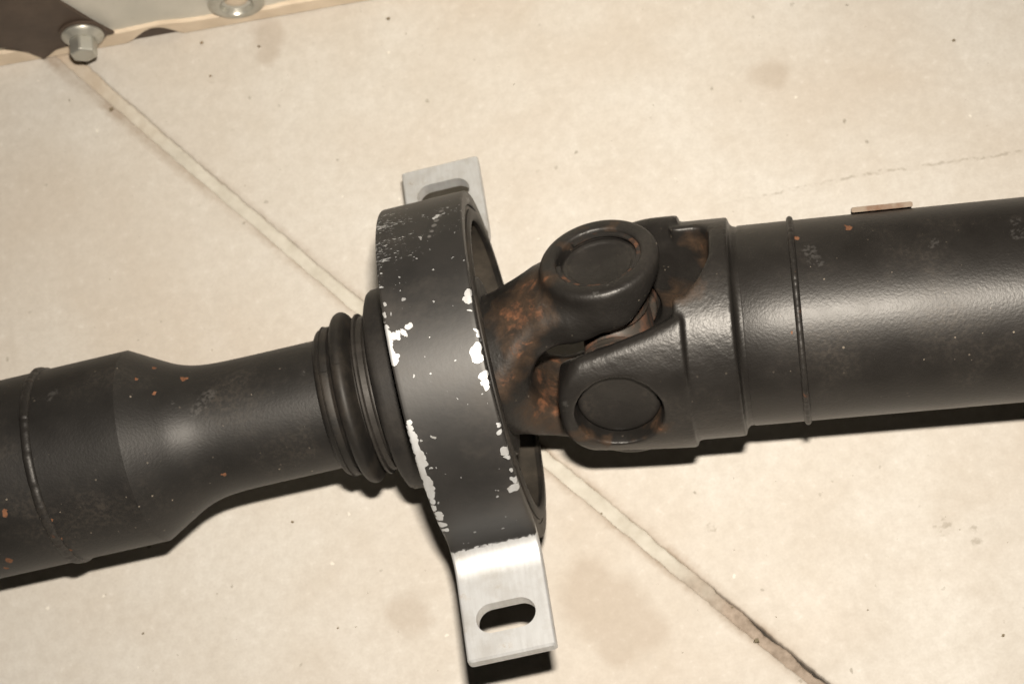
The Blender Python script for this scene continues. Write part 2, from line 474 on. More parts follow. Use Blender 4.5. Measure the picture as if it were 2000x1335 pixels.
# ---- signed distance modelling for the forged yokes
def surface_nets(fun, lo, hi, h):
    ax = [np.arange(l, u + h, h) for l, u in zip(lo, hi)]
    g = np.meshgrid(*ax, indexing='ij')
    d = fun(*g).astype(np.float32)
    s = d < 0
    nx, ny, nz = d.shape
    cor = [(i, j, k) for i in (0, 1) for j in (0, 1) for k in (0, 1)]
    sl = lambda a, c: a[c[0]:nx - 1 + c[0], c[1]:ny - 1 + c[1], c[2]:nz - 1 + c[2]]
    cnt = sum(sl(s, c).astype(np.int8) for c in cor)
    act = (cnt > 0) & (cnt < 8)
    idx = -np.ones(act.shape, np.int64)
    cells = np.argwhere(act)
    idx[act] = np.arange(len(cells))
    acc = np.zeros((len(cells), 3))
    num = np.zeros(len(cells))
    val = {c: sl(d, c)[act] for c in cor}
    for c in cor:
        for a in range(3):
            if c[a] == 0:
                e = list(c)
                e[a] = 1
                e = tuple(e)
                v0, v1 = val[c], val[e]
                cr = (v0 < 0) != (v1 < 0)
                t = np.where(cr, v0 / np.where(cr, v0 - v1, 1), 0)
                p = np.tile(np.array(c, float), (len(cells), 1))
                p[:, a] += t
                acc[cr] += p[cr]
                num[cr] += 1
    pos = cells + acc / num[:, None]
    verts = np.array(lo) + pos * h
    faces = []
    for a in range(3):
        b, c = (a + 1) % 3, (a + 2) % 3
        sh = [slice(None)] * 3
        s0 = np.take(s, range(0, s.shape[a] - 1), axis=a)
        s1 = np.take(s, range(1, s.shape[a]), axis=a)
        e = np.argwhere(s0 != s1)
        e = e[(e[:, b] > 0) & (e[:, c] > 0) & (e[:, b] < s.shape[b] - 1) & (e[:, c] < s.shape[c] - 1)]
        flip = s0[tuple(e.T)]
        q = []
        for db, dc in ((0, 0), (1, 0), (1, 1), (0, 1)):
            t = e.copy()
            t[:, b] -= db
            t[:, c] -= dc
            q.append(idx[tuple(t.T)])
        q = np.stack(q, 1)
        q[~flip] = q[~flip][:, ::-1]
        faces.append(q)
    return verts, np.concatenate(faces)


def nets_obj(name, fun, lo, hi, h, mat, parent, local, smooth_it=2):
    v, f = surface_nets(fun, lo, hi, h)
    me = bpy.data.meshes.new(name)
    me.vertices.add(len(v))
    me.vertices.foreach_set('co', (v * S).ravel())
    me.loops.add(f.size)
    me.loops.foreach_set('vertex_index', f.ravel().astype(np.int32))
    me.polygons.add(len(f))
    me.polygons.foreach_set('loop_start', np.arange(0, f.size, 4, dtype=np.int32))
    me.update(calc_edges=True)
    me.validate()
    bm = bmesh.new()
    bm.from_mesh(me)
    for _ in range(smooth_it):
        bmesh.ops.smooth_vert(bm, verts=bm.verts, factor=0.5, use_axis_x=True, use_axis_y=True, use_axis_z=True)
    bmesh.ops.recalc_face_normals(bm, faces=bm.faces)
    bm.to_mesh(me)
    bm.free()
    return link(name, me, mat, parent, local, True, None)


def smin(a, b, k):
    h = np.clip(0.5 + 0.5 * (b - a) / k, 0, 1)
    return b * (1 - h) + a * h - k * h * (1 - h)


def smax(a, b, k):
    return -smin(-a, -b, k)


# ------------------------------------------------------------------ floor: two concrete slabs and the filled joint between them
JA = np.array([-157.3, 197.5])
JD = np.array([95.8 + 157.3, -124.4 - 197.5])
JD /= np.linalg.norm(JD)
JN = np.array([-JD[1], JD[0]])           # points to the far right slab
M_conc = concrete()
floor = empty('floor')
tag(floor, kind='structure')
s_ = np.concatenate([[-1600, -700, -300], np.arange(-120, 560, 0.7), [700, 1100, 2000]])


def wander(s, seed, amp, scales=((60, .25), (17, .3), (5, .4), (1.7, .45), (0.9, .35))):
    r = np.random.default_rng(seed)
    out = np.zeros_like(s)
    for L, a in scales:
        k = np.arange(-1700 / L, 2100 / L + 2)
        out += a * np.interp(s, k * L, r.uniform(-1, 1, len(k)))
    return out * amp


wide = np.interp(s_, [-120, 0, 30, 60], [2.6, 2.2, 0.6, 0.0])
lean = np.interp(s_, [-120, 0, 60, 150], [3.6, 2.9, 1.4, 0.0])
off_r = 2.75 + wide * 0.4 + lean + wander(s_, 3, 0.40)
off_l = -2.55 + lean + wander(s_, 5, 0.40)


def slab(name, off, side):
    v, f = [], []
    rows = [(0.0, -7.0), (0.0, -0.62), (0.3, -0.3), (0.9, -0.06), (2.4, 0.0), (2500, 0.0)]
    k = len(rows)
    for i, s in enumerate(s_):
        for d, z in rows:
            p = JA + JD * s + JN * (off[i] + side * d)
            v.append((p[0], p[1], z))
    for i in range(len(s_) - 1):
        for j in range(k - 1):
            a = (i * k + j, i * k + j + 1, (i + 1) * k + j + 1, (i + 1) * k + j)
            f.append(a if side < 0 else a[::-1])
    o = mesh_obj(name, v, f, M_conc, floor, None, True, 60)
    fix_normals(o.data)
    return o


slab('concrete_slab', off_r, 1)
slab('concrete_slab', off_l, -1)
# filler: pale mortar, turning to dark earth and breaking away from one side towards the near end
t = NT('joint_mortar')
sep = t.n('ShaderNodeSeparateXYZ')
t.l(t.co, sep.inputs[0])
along = t.math('ADD', t.math('MULTIPLY', sep.outputs[0], JD[0]), t.math('MULTIPLY', sep.outputs[1], JD[1]))
s0 = float(JA @ JD) * S
dirt = t.ramp(t.math('ADD', along, t.math('MULTIPLY', t.noise(70, 4), 0.05)), s0 + 0.335 + 0.022, s0 + 0.365 + 0.022)
dirt2 = t.ramp(t.math('ADD', along, t.math('MULTIPLY', t.noise(60, 4), 0.06)), s0 + 0.095, s0 + 0.02, 0, 0.5)
c = t.mix(t.ramp(t.noise(120, 5), 0.3, 0.7), (0.44, 0.415, 0.36), (0.56, 0.54, 0.485))
c = t.mix(dirt2, c, (0.47, 0.34, 0.23))
c = t.mix(dirt, c, t.mix(t.ramp(t.noise(210, 5, 0.7), 0.3, 0.7), (0.20, 0.16, 0.125), (0.38, 0.315, 0.26)))
M_joint = t.out(c, 0.75, t.bump(t.noise(260, 4, 0.65), 0.7, 0.5), spec=0.3)
v, f = [], []
fr = np.array([0, 0.05, 0.11, 0.25, 0.5, 0.75, 0.89, 0.95, 1.0])
gap = np.interp(s_, [300, 352, 375, 420, 560], [0.0, 0.0, 1.0, 1.5, 1.8])
jr = off_r + 0.3 - np.where(s_ > 0, gap * (1 + 0.4 * np.sin(s_ * 0.3)), 0) + wander(s_, 9, 0.25)
jl = off_l - 0.5 + 0 * s_
wz = wander(s_, 12, 0.2)
for i, s in enumerate(s_):
    for q in fr:
        p = JA + JD * s + JN * (jl[i] + (jr[i] - jl[i]) * q)
        z = -0.30 - 1.2 * abs(2 * q - 1) ** 7 + wz[i] * 0.6
        if q == 1 and gap[i] > 0.1:
            z = -6.0
        v.append((p[0], p[1], z))
for i in range(len(s_) - 1):
    for j in range(8):
        f.append((i * 9 + j, (i + 1) * 9 + j, (i + 1) * 9 + j + 1, i * 9 + j + 1))
o = mesh_obj('joint_filler', v, f, M_joint, floor, None, True, 50)
fix_normals(o.data)
mesh_obj('joint_bed', [(-2500, -2500, -6.5), (2500, -2500, -6.5), (2500, 2500, -6.5), (-2500, 2500, -6.5)], [(0, 1, 2, 3)],
         steel('joint_bed_soil', (0.03, 0.025, 0.02), 0.9, 0.0), floor, None, False)

# ------------------------------------------------------------------ drive shaft
shaft = empty('drive_shaft', (0, 0, 0))
tag(shaft, 'black painted two piece drive shaft with universal joint and support bracket lying on concrete', 'drive shaft')

M_tube1 = black_paint('black_paint_front_tube', FLECK1, SCUFF1, (), 0.0, 1.2, 0.48, (0.0105, 0.0097, 0.009))
M_tube2 = black_paint('black_paint_rear_tube', FLECK2, SCUFF2, (), 0.0, 1.4, 0.40)
M_weld = black_paint('black_paint_weld', (), (), (), 0.14, 1.8, 0.46, dust=0.8)
M_yoke1 = black_paint('black_paint_front_yoke', (), SCUFFY1, RUSTY1, 0.08, 1.5, 0.42)
M_yoke2 = black_paint('black_paint_rear_yoke', (), SCUFFY2, RUSTY2, 0.0, 1.3, 0.40)
M_cap = black_paint('black_paint_bearing_cap', (), (), (), 0.02, 0.5, 0.40, dust=1.3)
M_rub = rubber('boot_rubber')
M_rub2 = rubber('bearing_rubber', (0.012, 0.011, 0.0105), (0.05, 0.044, 0.037), 0.35)
M_liner = rubber('ring_liner', (0.032, 0.028, 0.023), (0.10, 0.083, 0.064), 0.6)
M_spider = steel('dull_spider_steel', (0.055, 0.048, 0.041), 0.55, 0.2, (0.15, 0.060, 0.030), 0.85)
M_rust = black_paint('rusty_spider', (), (), (), 0.28, 1.4, 0.55)
M_strap = strap_material()
M_sleeve = steel('dull_steel_sleeve', (0.030, 0.027, 0.024), 0.55, 0.3, (0.025, 0.021, 0.018), 0.8)

# front shaft: tube, crease, tapering neck, narrow stub
neck = spline([(-126.6, 35.75), (-117.3, 30.6), (-110.5, 27.1), (-103.5, 24.9), (-95.5, 24.0), (-84, 23.75)], 8)
prof = [(-560, 0), (-560, 35.6), (-300, 35.6), (-126.9, 35.75)] + neck + [(-20, 23.7), (-20, 0)]
front = lathe('front_tube', prof, M_tube1, shaft, T1, 220, angle=12)


def bead(name, x, r, parent, local, seed, wdt=1.5, hgt=1.5):
    rr = np.random.default_rng(seed)
    tab = rr.uniform(-1, 1, 61)
    tab2 = rr.uniform(-1, 1, 211)
    prof = [(x + wdt * math.cos(a) * 1.0, r - 0.35 + (hgt + 0.35) * max(0.0, math.sin(a)) ** 0.8) for a in np.linspace(math.pi, 0, 11)]
    prof = [(x - wdt - 0.6, r - 0.6)] + prof + [(x + wdt + 0.6, r - 0.6)]

    def wob(i, a, t):
        u = t / (2 * math.pi)
        k = np.interp(u * 60, range(61), tab) * 0.25 + np.interp(u * 210, range(211), tab2) * 0.14
        return k * (1.0 if 2 <= i <= len(prof) - 3 else 0.0)
    return lathe(name, prof, M_weld, parent, local, 420, angle=70, wob=wob)


I4 = Matrix.Identity(4)
bead('weld_bead', -159.9, 35.6, front, I4, 21, 1.9, 1.35)

# dust boot between stub and bearing
boot = lathe('dust_boot', spline([(-56.2, 23.6), (-56.2, 25.2), (-55.2, 26.8), (-53.2, 27.5), (-51.2, 27.5), (-50.3, 27.0), (-49.9, 26.5)], 5)
             + spline([(-49.6, 27.4), (-48.7, 30.2), (-47.2, 31.5), (-45.4, 31.5), (-43.9, 30.0), (-42.9, 27.6), (-42.2, 25.6)], 6)
             + [(-38, 26.0), (-38, 23.6)], M_rub, shaft, T1, 180, angle=40)
lathe('boot_rib', spline([(-53.9, 27.3), (-53.5, 27.95), (-53.1, 27.3)], 4), M_rub, boot, I4, 160, angle=60)
lathe('boot_rib', spline([(-50.9, 27.0), (-50.5, 27.85), (-50.1, 27.0)], 4), M_rub, boot, I4, 160, angle=60)
for th0 in (math.radians(-8), math.radians(168)):                   # moulding seam of the boot
    vv, ff = [], []
    pr = [(-55.0, 27.0), (-53.2, 27.62), (-51.2, 27.6), (-49.8, 26.8), (-48.7, 30.3), (-47.2, 31.62), (-45.4, 31.62), (-43.9, 30.1), (-42.9, 27.7)]
    for k, (a, r) in enumerate(pr):
        for dt in (-0.009, 0.0, 0.009):
            r2 = r + (0.22 if dt == 0 else -0.15)
            vv.append((a, r2 * math.sin(th0 + dt), r2 * math.cos(th0 + dt)))
    for k in range(len(pr) - 1):
        for q in range(2):
            ff.append((k * 3 + q, k * 3 + q + 1, k * 3 + q + 4, k * 3 + q + 3))
    mesh_obj('mould_seam', vv, ff, M_rub, boot, I4)
sleeve = lathe('seal_sleeve', [(-41.0, 25.0), (-41.0, 29.3), (-40.6, 29.7), (-39.9, 29.7), (-39.5, 29.2), (-39.3, 28.6), (-37.4, 28.4), (-37.0, 28.9), (-36.6, 28.4), (-33, 27.8), (-33, 25)],
               M_sleeve, shaft, T1, 180, angle=30)
cover = lathe('bearing_cover', [(-30.5, 30.0), (-34.6, 31.0), (-35.2, 31.8), (-34.9, 34.2), (-34.0, 36.2), (-32.9, 36.9), (-31.0, 37.0), (-24, 38.2), (-14, 39.0), (-10, 39), (-10, 30)],
              M_rub2, shaft, T1, 200, angle=35)

# support bracket: aluminium strap bent over the bearing ring, flat slotted feet
XC, WD, TH, R0 = -6.4, 31.0, 5.2, 64.0
FOOT_Z, FOOT_L, RF = -12.4, 105.2, 11.0
path = []          # (y, z, normal) of the outer face from the near foot end over the crown to the far foot end
tt = np.linspace(0, 1, 27)
ths = np.radians(90) * (1 - (0.45 * tt + 0.55 * (3 * tt ** 2 - 2 * tt ** 3)))          # slope of the bend eases in and out
st = 1 / 26.0
dz = np.concatenate([[0], np.cumsum(np.sin((ths[1:] + ths[:-1]) / 2) * st)])
dy = np.concatenate([[0], np.cumsum(np.cos((ths[1:] + ths[:-1]) / 2) * st)])
ks = -FOOT_Z / dz[-1]
bend = [(-R0 - dy[i] * ks, -dz[i] * ks, -math.sin(ths[i]), math.cos(ths[i])) for i in range(1, 27)][::-1]
for yy in np.linspace(-FOOT_L, bend[0][0] - 1.0, 28):
    path.append((yy, FOOT_Z, 0.0, 1.0))
path += bend
NB = len(path)
for a in np.linspace(-90, 90, 180):
    a = math.radians(a)
    path.append((R0 * math.sin(a), R0 * math.cos(a), math.sin(a), math.cos(a)))
half = len(path)
for p in [q for q in path[:NB]][::-1]:
    path.append((-p[0], p[1], -p[2], p[3]))
hw, cr = WD / 2, 0.9
loop = [(-hw + cr + (WD - 2 * cr) * k / 24, 0.0) for k in range(25)]
loop += [(hw - cr + cr * math.sin(a), -cr + cr * math.cos(a)) for a in np.radians([22, 45, 68, 90])]
loop += [(hw, -TH / 2)]
loop += [(hw - cr + cr * math.cos(a), -TH + cr - cr * math.sin(a)) for a in np.radians([0, 30, 60])]
loop += [(hw - cr - (WD - 2 * cr) * k / 12, -TH) for k in range(13)]
loop += [(-hw + cr - cr * math.sin(a), -TH + cr - cr * math.cos(a)) for a in np.radians([30, 60, 90])]
loop += [(-hw, -TH / 2)]
loop += [(-hw + cr - cr * math.cos(a), -cr + cr * math.sin(a)) for a in np.radians([0, 22, 45, 68])]
K = len(loop)
v, f = [], []
rings = [(path[0], 0.8)] + [(p, 0.0) for p in path] + [(path[-1], 0.8)]
for ri, (p, ins) in enumerate(rings):
    y, z, ny, nz = p
    dy = 0.0
    if ri == 0:
        dy = -0.8
    if ri == len(rings) - 1:
        dy = 0.8
    for x, d in loop:
        if ins:
            x = x * (hw - ins) / hw
            d = -TH / 2 + (d + TH / 2) * (TH / 2 - ins) / (TH / 2)
        v.append((XC + x, y + dy + ny * d, z + nz * d))
for i in range(len(rings) - 1):
    for j in range(K):
        j2 = (j + 1) % K
        f.append((i * K + j, i * K + j2, (i + 1) * K + j2, (i + 1) * K + j))
f.append(tuple(range(K)))
f.append(tuple((len(rings) - 1) * K + j for j in range(K))[::-1])
strap0 = mesh_obj('strap_blank', v, f, M_strap, None, None, True, None)
fix_normals(strap0.data)


def slot_cutter(yc):
    vv, ff = [], []
    L2, r = 5.0, 5.5
    out = [(XC + L2 + r * math.cos(a), yc + r * math.sin(a)) for a in np.linspace(-math.pi / 2, math.pi / 2, 17)]
    out += [(XC - L2 + r * math.cos(a), yc + r * math.sin(a)) for a in np.linspace(math.pi / 2, 1.5 * math.pi, 17)]
    n = len(out)
    for zz in (-40, 10):
        vv += [(x, y, zz) for x, y in out]
    ff = [tuple(range(n)), tuple(range(n, 2 * n))[::-1]] + [(k, (k + 1) % n, n + (k + 1) % n, n + k) for k in range(n)]
    o = mesh_obj('slot_cutter', vv, ff, None, None, None, False)
    fix_normals(o.data)
    return o


cut = [slot_cutter(-91.5), slot_cutter(91.5)]
for c_ in cut:
    md = strap0.modifiers.new('slot', 'BOOLEAN')
    md.operation = 'DIFFERENCE'
    md.object = c_
    md.solver = 'EXACT'
dg = bpy.context.evaluated_depsgraph_get()
me = bpy.data.meshes.new_from_object(strap0.evaluated_get(dg))
for c_ in cut + [strap0]:
    bpy.data.objects.remove(c_)
me.name = 'support_bracket'
strap = link('support_bracket', me, M_strap, shaft, T1, True, 35)
strap['label'] = 'black painted aluminium strap with chipped edges and bare slotted feet'

# ring and rubber inside the strap
ring = lathe('bearing_ring', [(XC - 14.7, 54.6), (XC - 15.0, 57.6), (XC - 14.6, 58.7), (XC + 14.6, 58.7), (XC + 15.1, 57.9), (XC + 15.0, 55.0), (XC + 14.2, 54.4)],
             M_liner, shaft, T1, 220, angle=35)
lathe('rubber_lip', [(XC + 14.4, 53.0), (XC + 15.6, 52.8), (XC + 16.3, 53.6), (XC + 16.4, 56.4), (XC + 15.7, 57.3), (XC + 14.8, 57.3)], M_rub, ring, I4, 220, angle=50)
lathe('rubber_web', spline([(XC - 12, 55), (XC - 9, 47), (XC - 4, 44), (XC - 7, 39), (XC - 6, 33)], 6)
      + spline([(XC - 2, 33), (XC - 3, 39), (XC + 1, 44), (XC - 4, 48), (XC - 7, 55)], 6), M_rub2, ring, I4, 180, angle=60)
# lower half of the ring housing, below the strap's bends
vv, ff = [], []
ang = np.radians(np.linspace(99, 261, 90))
lp = [(XC - 14.9, 63.0), (XC - 14.2, 63.7), (XC + 14.2, 63.7), (XC + 14.9, 63.0), (XC + 14.9, 58.9), (XC - 14.9, 58.9)]
for a in ang:
    for x, r in lp:
        vv.append((x, r * math.sin(a), r * math.cos(a)))
n6 = len(lp)
for i in range(len(ang) - 1):
    for j in range(n6):
        ff.append((i * n6 + j, i * n6 + (j + 1) % n6, (i + 1) * n6 + (j + 1) % n6, (i + 1) * n6 + j))
ff += [tuple(range(n6)), tuple((len(ang) - 1) * n6 + j for j in range(n6))[::-1]]
o = mesh_obj('lower_housing', vv, ff, M_liner, ring, I4, True, 40)
fix_normals(o.data)
lathe('bearing_race', [(-9, 24), (-9, 32.5), (-8.4, 33), (5.6, 33), (6, 32.4), (6, 24)], M_sleeve, shaft, T1, 120)


# front yoke (forged): hub, two arms, two bosses; local z = along the ears
def yoke_front(x, y, z):
    az, ay = np.abs(z), np.abs(y)
    rad = np.sqrt(y * y + z * z)
    rb = np.interp(x, [-60, -46, -40, -32, -24, -14, 0, 30], [24, 25.5, 26.5, 29.5, 33.0, 35.2, 35.5, 35.5])
    body = (rad - rb) * 0.92
    body = smax(body, x - 1, 3)
    wlim = np.interp(x, [-60, -48, -42, -37, -33, -28, -22, -15, 0, 30], [40, 30, 25.5, 21.5, 18.8, 17.5, 18.2, 20.4, 21, 21])
    body = smax(body, (ay - wlim) * 0.85, 4)
    body = smax(body, -x - 58, 1)
    boss = smax(np.sqrt(x * x + y * y) - 21.4, az - 38.6, 3.2)
    boss = smax(boss, 15 - az, 1.5)
    boss = smax(boss, (19.5 + np.maximum(x - 3.0, 0) * 0.72 - az) * 0.76, 3.0)
    d = smin(body, boss, 3.0)
    wedge = (ay - az + 0.6) * 0.7071
    d = smax(d, wedge - np.maximum(-x - 5, 0) * 0.5 - np.maximum(-x - 16, 0) * 1.6, 2.5)
    # throat
    qx, qz = np.maximum(-x - 17.5, 0), az
    th = np.sqrt((np.maximum(-x - 15, 0) / 18.0) ** 2 + (z / 17.5) ** 2) - 1.0
    th = th * 16.0
    d = smax(d, -th, 3.5)
    # bore with a shallow chamfer
    hole = np.sqrt(x * x + y * y) - 15.0
    d = smax(d, -hole, 0.9)
    return d


def yoke_rear(x, y, z):
    az, ay = np.abs(z), np.abs(y)
    rad = np.sqrt(y * y + z * z)
    ear = rad - 41.5
    ear = smax(ear, x - 25.0, 1.2)
    we = np.interp(x, [-30, -21, -18, -15, -12, 1, 12, 20, 27, 34], [6, 9.5, 14.5, 20.0, 24.0, 27.8, 30.5, 33, 36, 44])
    we = we + np.where(z < 0, np.interp(x, [5, 14], [0, 7]), -1.2)
    ear = smax(ear, (ay - we) * 0.85, 5.0)
    ear = smax(ear, -x - 20.5, 3.0)
    wedge = (ay - az + 10.6 - np.interp(x, [-13, 0, 12, 27, 34], [0, 4.5, 9.5, 18.5, 36]) - np.where(z < 0, np.interp(x, [5, 14, 25], [0, 9, 14]), 0)) * 0.7071
    ear = smax(ear, wedge, 4.0)
    flat = smax(az - 40.6, -20 + 0 * x, 1)
    ear = smax(ear, flat, 3.0)
    colr = smax(rad - 39.0, np.maximum(x - 42.4, 22.0 - x), 1.0)
    tube = smax(rad - 35.3, np.maximum(x - 47.0, 30 - x), 0.8)
    colr = smin(colr, tube, 2.8)
    d = smin(ear, colr, 1.0)
    # slot between the ears, rounded corners at its bottom
    rr = 5.5
    qx, qz = x - 35.5 + rr, az - np.where(z > 0, np.interp(x, [0, 14, 26, 31, 36], [16.6, 19.0, 19.0, 14.0, 7.5]), np.interp(x, [8, 24], [16.6, 13.0])) + rr
    sl = np.minimum(np.maximum(qx, qz), 0) + np.sqrt(np.maximum(qx, 0) ** 2 + np.maximum(qz, 0) ** 2) - rr
    d = smax(d, -sl, 2.2)
    hole = np.sqrt(x * x + y * y) - 15.4
    d = smax(d, -hole, 0.8)
    return d


yk1 = nets_obj('front_yoke', yoke_front, (-60, -46, -46), (30, 46, 46), 0.75, M_yoke1, shaft, TY1)
yk2 = nets_obj('rear_yoke', yoke_rear, (-28, -46, -46), (50, 46, 46), 0.75, M_yoke2, shaft, TY2)


def cap(yoke, sgn, face, dish, rad):
    prof = [(0, 0), (0, 0)]
    prof = [(20, 0), (20, rad), (face - 1.5, rad), (face - 0.9, rad - 0.15), (face - 0.4, rad - 0.5), (face - 0.1, rad - 1.0), (face, rad - 1.6), (face, rad - 2.2), (face - dish * 0.5, rad - 2.9), (face - dish, rad - 3.7), (face - dish, 1.2), (face - dish - 0.25, 0.6), (face - dish - 0.3, 0)]
    prof = [(sgn * a, r) for a, r in prof]
    return lathe('bearing_cap', prof, M_cap, yoke, I4, 96, axis='z', angle=40)


def circlip(yoke, sgn, z, r):
    """open snap ring with two lugs in the bore"""
    vv, ff = [], []
    angs = np.radians(np.linspace(25, 335, 90)) + math.radians(150)
    for a in angs:
        for dr, dz in ((0.2, 0), (0.2, 0.9), (-1.5, 0.9), (-1.5, 0)):
            vv.append(((r + dr) * math.cos(a), (r + dr) * math.sin(a), sgn * (z + dz)))
    for i in range(len(angs) - 1):
        for j in range(4):
            ff.append((i * 4 + j, i * 4 + (j + 1) % 4, (i + 1) * 4 + (j + 1) % 4, (i + 1) * 4 + j))
    ff += [(0, 1, 2, 3), tuple(len(angs) * 4 - 4 + j for j in (3, 2, 1, 0))]
    o = mesh_obj('circlip', vv, ff, M_rust, yoke, I4, True, 30)
    fix_normals(o.data)
    return o


for sgn in (1, -1):
    cap(yk1, sgn, 35.4, 1.0, 14.3)
    circlip(yk1, sgn, 36.1, 15.0)
    cap(yk2, sgn, 33.6, 0.25, 14.7)


# cross spider between the yokes
N2p = (N2 - N1 * N2.dot(N1)).normalized()
TX = T1 @ frame(Vector((XJ, 0, 0)), N1.cross(N2p) * -1 if N1.cross(N2p).x < 0 else N1.cross(N2p), N1)


def spider(x, y, z):
    r1 = np.sqrt(x * x + y * y)
    r2 = np.sqrt(x * x + z * z)
    d = np.sqrt(x * x + y * y + z * z) - 15.5
    d = smax(d, np.abs(x) - 11.5, 3)
    for r, a in ((r1, np.abs(z)), (r2, np.abs(y))):
        d = smin(d, smax(r - 11.0, a - 16, 1), 4)
        d = np.minimum(d, smax(r - 13.6, np.maximum(a - 20.5, 14.2 - a), 0.8))
        d = np.minimum(d, smax(r - 14.1, np.maximum(a - 28, 17.4 - a), 0.8))
    return d


nets_obj('cross_spider', spider, (-18, -32, -32), (18, 32, 32), 0.7, M_spider, shaft, TX, 1)

# rear tube with weld and balance weight
prof = [(45.2, 0), (45.2, 35.5), (45.7, 35.65), (62, 35.65), (700, 35.65), (700, 0)]
rear = lathe('rear_tube', prof, M_tube2, shaft, TY2, 220, angle=20)
bead('weld_bead', 64.0, 35.6, rear, I4, 31, 1.25, 1.5)
M_plate = steel('balance_weight_steel', (0.20, 0.155, 0.115), 0.65, 0.1, (0.13, 0.055, 0.028), 0.8)
vv, ff = [], []
ta = np.radians(np.linspace(125.5, 148, 14))
xs = [86.0, 86.5, 106.5, 107.0]
for a in ta:
    for x, dr in ((86.3, 0.55), (85.9, 0.8), (85.9, 2.0), (86.5, 2.35), (106.5, 2.35), (107.1, 2.0), (107.1, 0.8), (106.7, 0.55)):
        r = 35.65 + dr
        vv.append((x, r * math.sin(a), r * math.cos(a)))
for i in range(len(ta) - 1):
    for j in range(8):
        ff.append((i * 8 + j, i * 8 + (j + 1) % 8, (i + 1) * 8 + (j + 1) % 8, (i + 1) * 8 + j))
ff += [tuple(range(8)), tuple((len(ta) - 1) * 8 + j for j in range(8))[::-1]]
o = mesh_obj('balance_weight', vv, ff, M_plate, rear, I4, True, 30)
fix_normals(o.data)
o['label'] = 'small rusty steel balance plate welded on the tube'

# ------------------------------------------------------------------ painted steel box at the far left corner, bolts in its face
t = NT('pale_grey_enamel')
c = t.mix(t.ramp(t.noise(40, 4), 0.35, 0.7), (0.50, 0.49, 0.44), (0.62, 0.60, 0.54))
c = t.mix(t.math('MULTIPLY', t.ramp(t.noise(300, 4, 0.7), 0.62, 0.72), 0.5), c, (0.25, 0.2, 0.14))
M_enamel = t.out(c, 0.42, t.bump(t.noise(350, 3), 0.3, 0.1))
t = NT('cream_plinth_strip')
c = t.mix(t.ramp(t.noise(60, 5), 0.35, 0.7), (0.60, 0.50, 0.385), (0.74, 0.63, 0.50))
M_plinth = t.out(c, 0.5, t.bump(t.noise(250, 4), 0.4, 0.2))
t = NT('dark_brown_gusset')
c = t.mix(t.ramp(t.noise(70, 5, 0.6), 0.35, 0.7), (0.052, 0.036, 0.027), (0.085, 0.060, 0.044))
M_gusset = t.out(c, 0.55, t.bump(t.noise(350, 4), 0.4, 0.15))
M_zinc = steel('zinc_plated_bolt', (0.50, 0.50, 0.46), 0.38, 0.75, (0.30, 0.27, 0.20), 0.5)

box = empty('steel_cabinet', (0, 0.19646, 0), -math.atan(0.0507))
tag(box, 'pale enamelled steel cabinet base with flange bolts at the floor edge, corner of frame', 'cabinet')


def poly_plate(name, pts, y0, y1, mat, parent, ch=0.5):
    """extrude an (x, z) outline from y1 (back) to y0 (front, chamfered)"""
    n = len(pts)
    cx = sum(p[0] for p in pts) / n
    cz = sum(p[1] for p in pts) / n
    P = [Vector(p) for p in pts]
    ins = []
    area = sum(P[i].x * P[(i + 1) % n].y - P[(i + 1) % n].x * P[i].y for i in range(n))
    sg = 1 if area > 0 else -1
    for i in range(n):
        a, b, c = P[i - 1], P[i], P[(i + 1) % n]
        d1, d2 = (b - a).normalized(), (c - b).normalized()
        n1, n2 = Vector((-d1.y, d1.x)) * sg, Vector((-d2.y, d2.x)) * sg
        q = (n1 + n2)
        q = q / max(0.35, q.length_squared) * 2
        ins.append(b + q * ch)
    v = [(p[0], y1, p[1]) for p in pts] + [(p[0], y0 + ch, p[1]) for p in pts] + [(p.x, y0, p.y) for p in ins]
    f = [tuple(range(n)), tuple(range(2 * n, 3 * n))[::-1]]
    for r in range(2):
        for i in range(n):
            j = (i + 1) % n
            f.append((r * n + i, r * n + j, (r + 1) * n + j, (r + 1) * n + i))
    o = mesh_obj(name, v, f, mat, parent, I4, True, 25)
    fix_normals(o.data)
    return o


bump_top = [(x, 8.6 * max(0.0, math.sin(math.pi * ((x + 130.0) / 25.0) ** 1.25)) ** 1.2 + 0.4) for x in np.linspace(-130, -105, 17)]
poly_plate('front_panel', [(-420, 6.5)] + [(160, 6.5), (160, 170), (-420, 170)], 0.0, 3.0, M_enamel, box)
poly_plate('backing_strip', [(-420, 0.2), (160, 0.2), (160, 6.4), (-420, 6.4)], -0.01, 2.8, M_gusset, box, 0.2)
lo_edge = [(-420, 0.3)] + bump_top + [(160, 0.3)]
up_edge = [(160, 9.6), (-60, 9.4), (-64, 8.6), (-100, 10.0), (-112, 12.2), (-130, 11.0), (-260, 11.2), (-420, 11.0)]
poly_plate('plinth_strip', lo_edge + up_edge, -1.6, -0.02, M_plinth, box, 0.7)
poly_plate('side_panel', [(-420, 0.3), (-418, 0.3), (-418, 170), (-420, 170)], 3.2, 300, M_enamel, box, 0.3)
poly_plate('top_panel', [(-420, 170.2), (160, 170.2), (160, 173), (-420, 173)], 0, 300, M_enamel, box, 0.3)
poly_plate('side_panel', [(158, 0.3), (160, 0.3), (160, 170), (158, 170)], 3.2, 300, M_enamel, box, 0.3)
poly_plate('gusset_plate', [(-262, 34), (-190, 21), (-178.5, 17.2), (-170.5, 10.2), (-166.0, 2.2), (-158.5, 8.4), (-148, 10.5), (-131.6, 13.0), (-136.5, 24), (-144, 44), (-152, 90), (-262, 90)], -3.1, -1.7, M_gusset, box, 0.4)


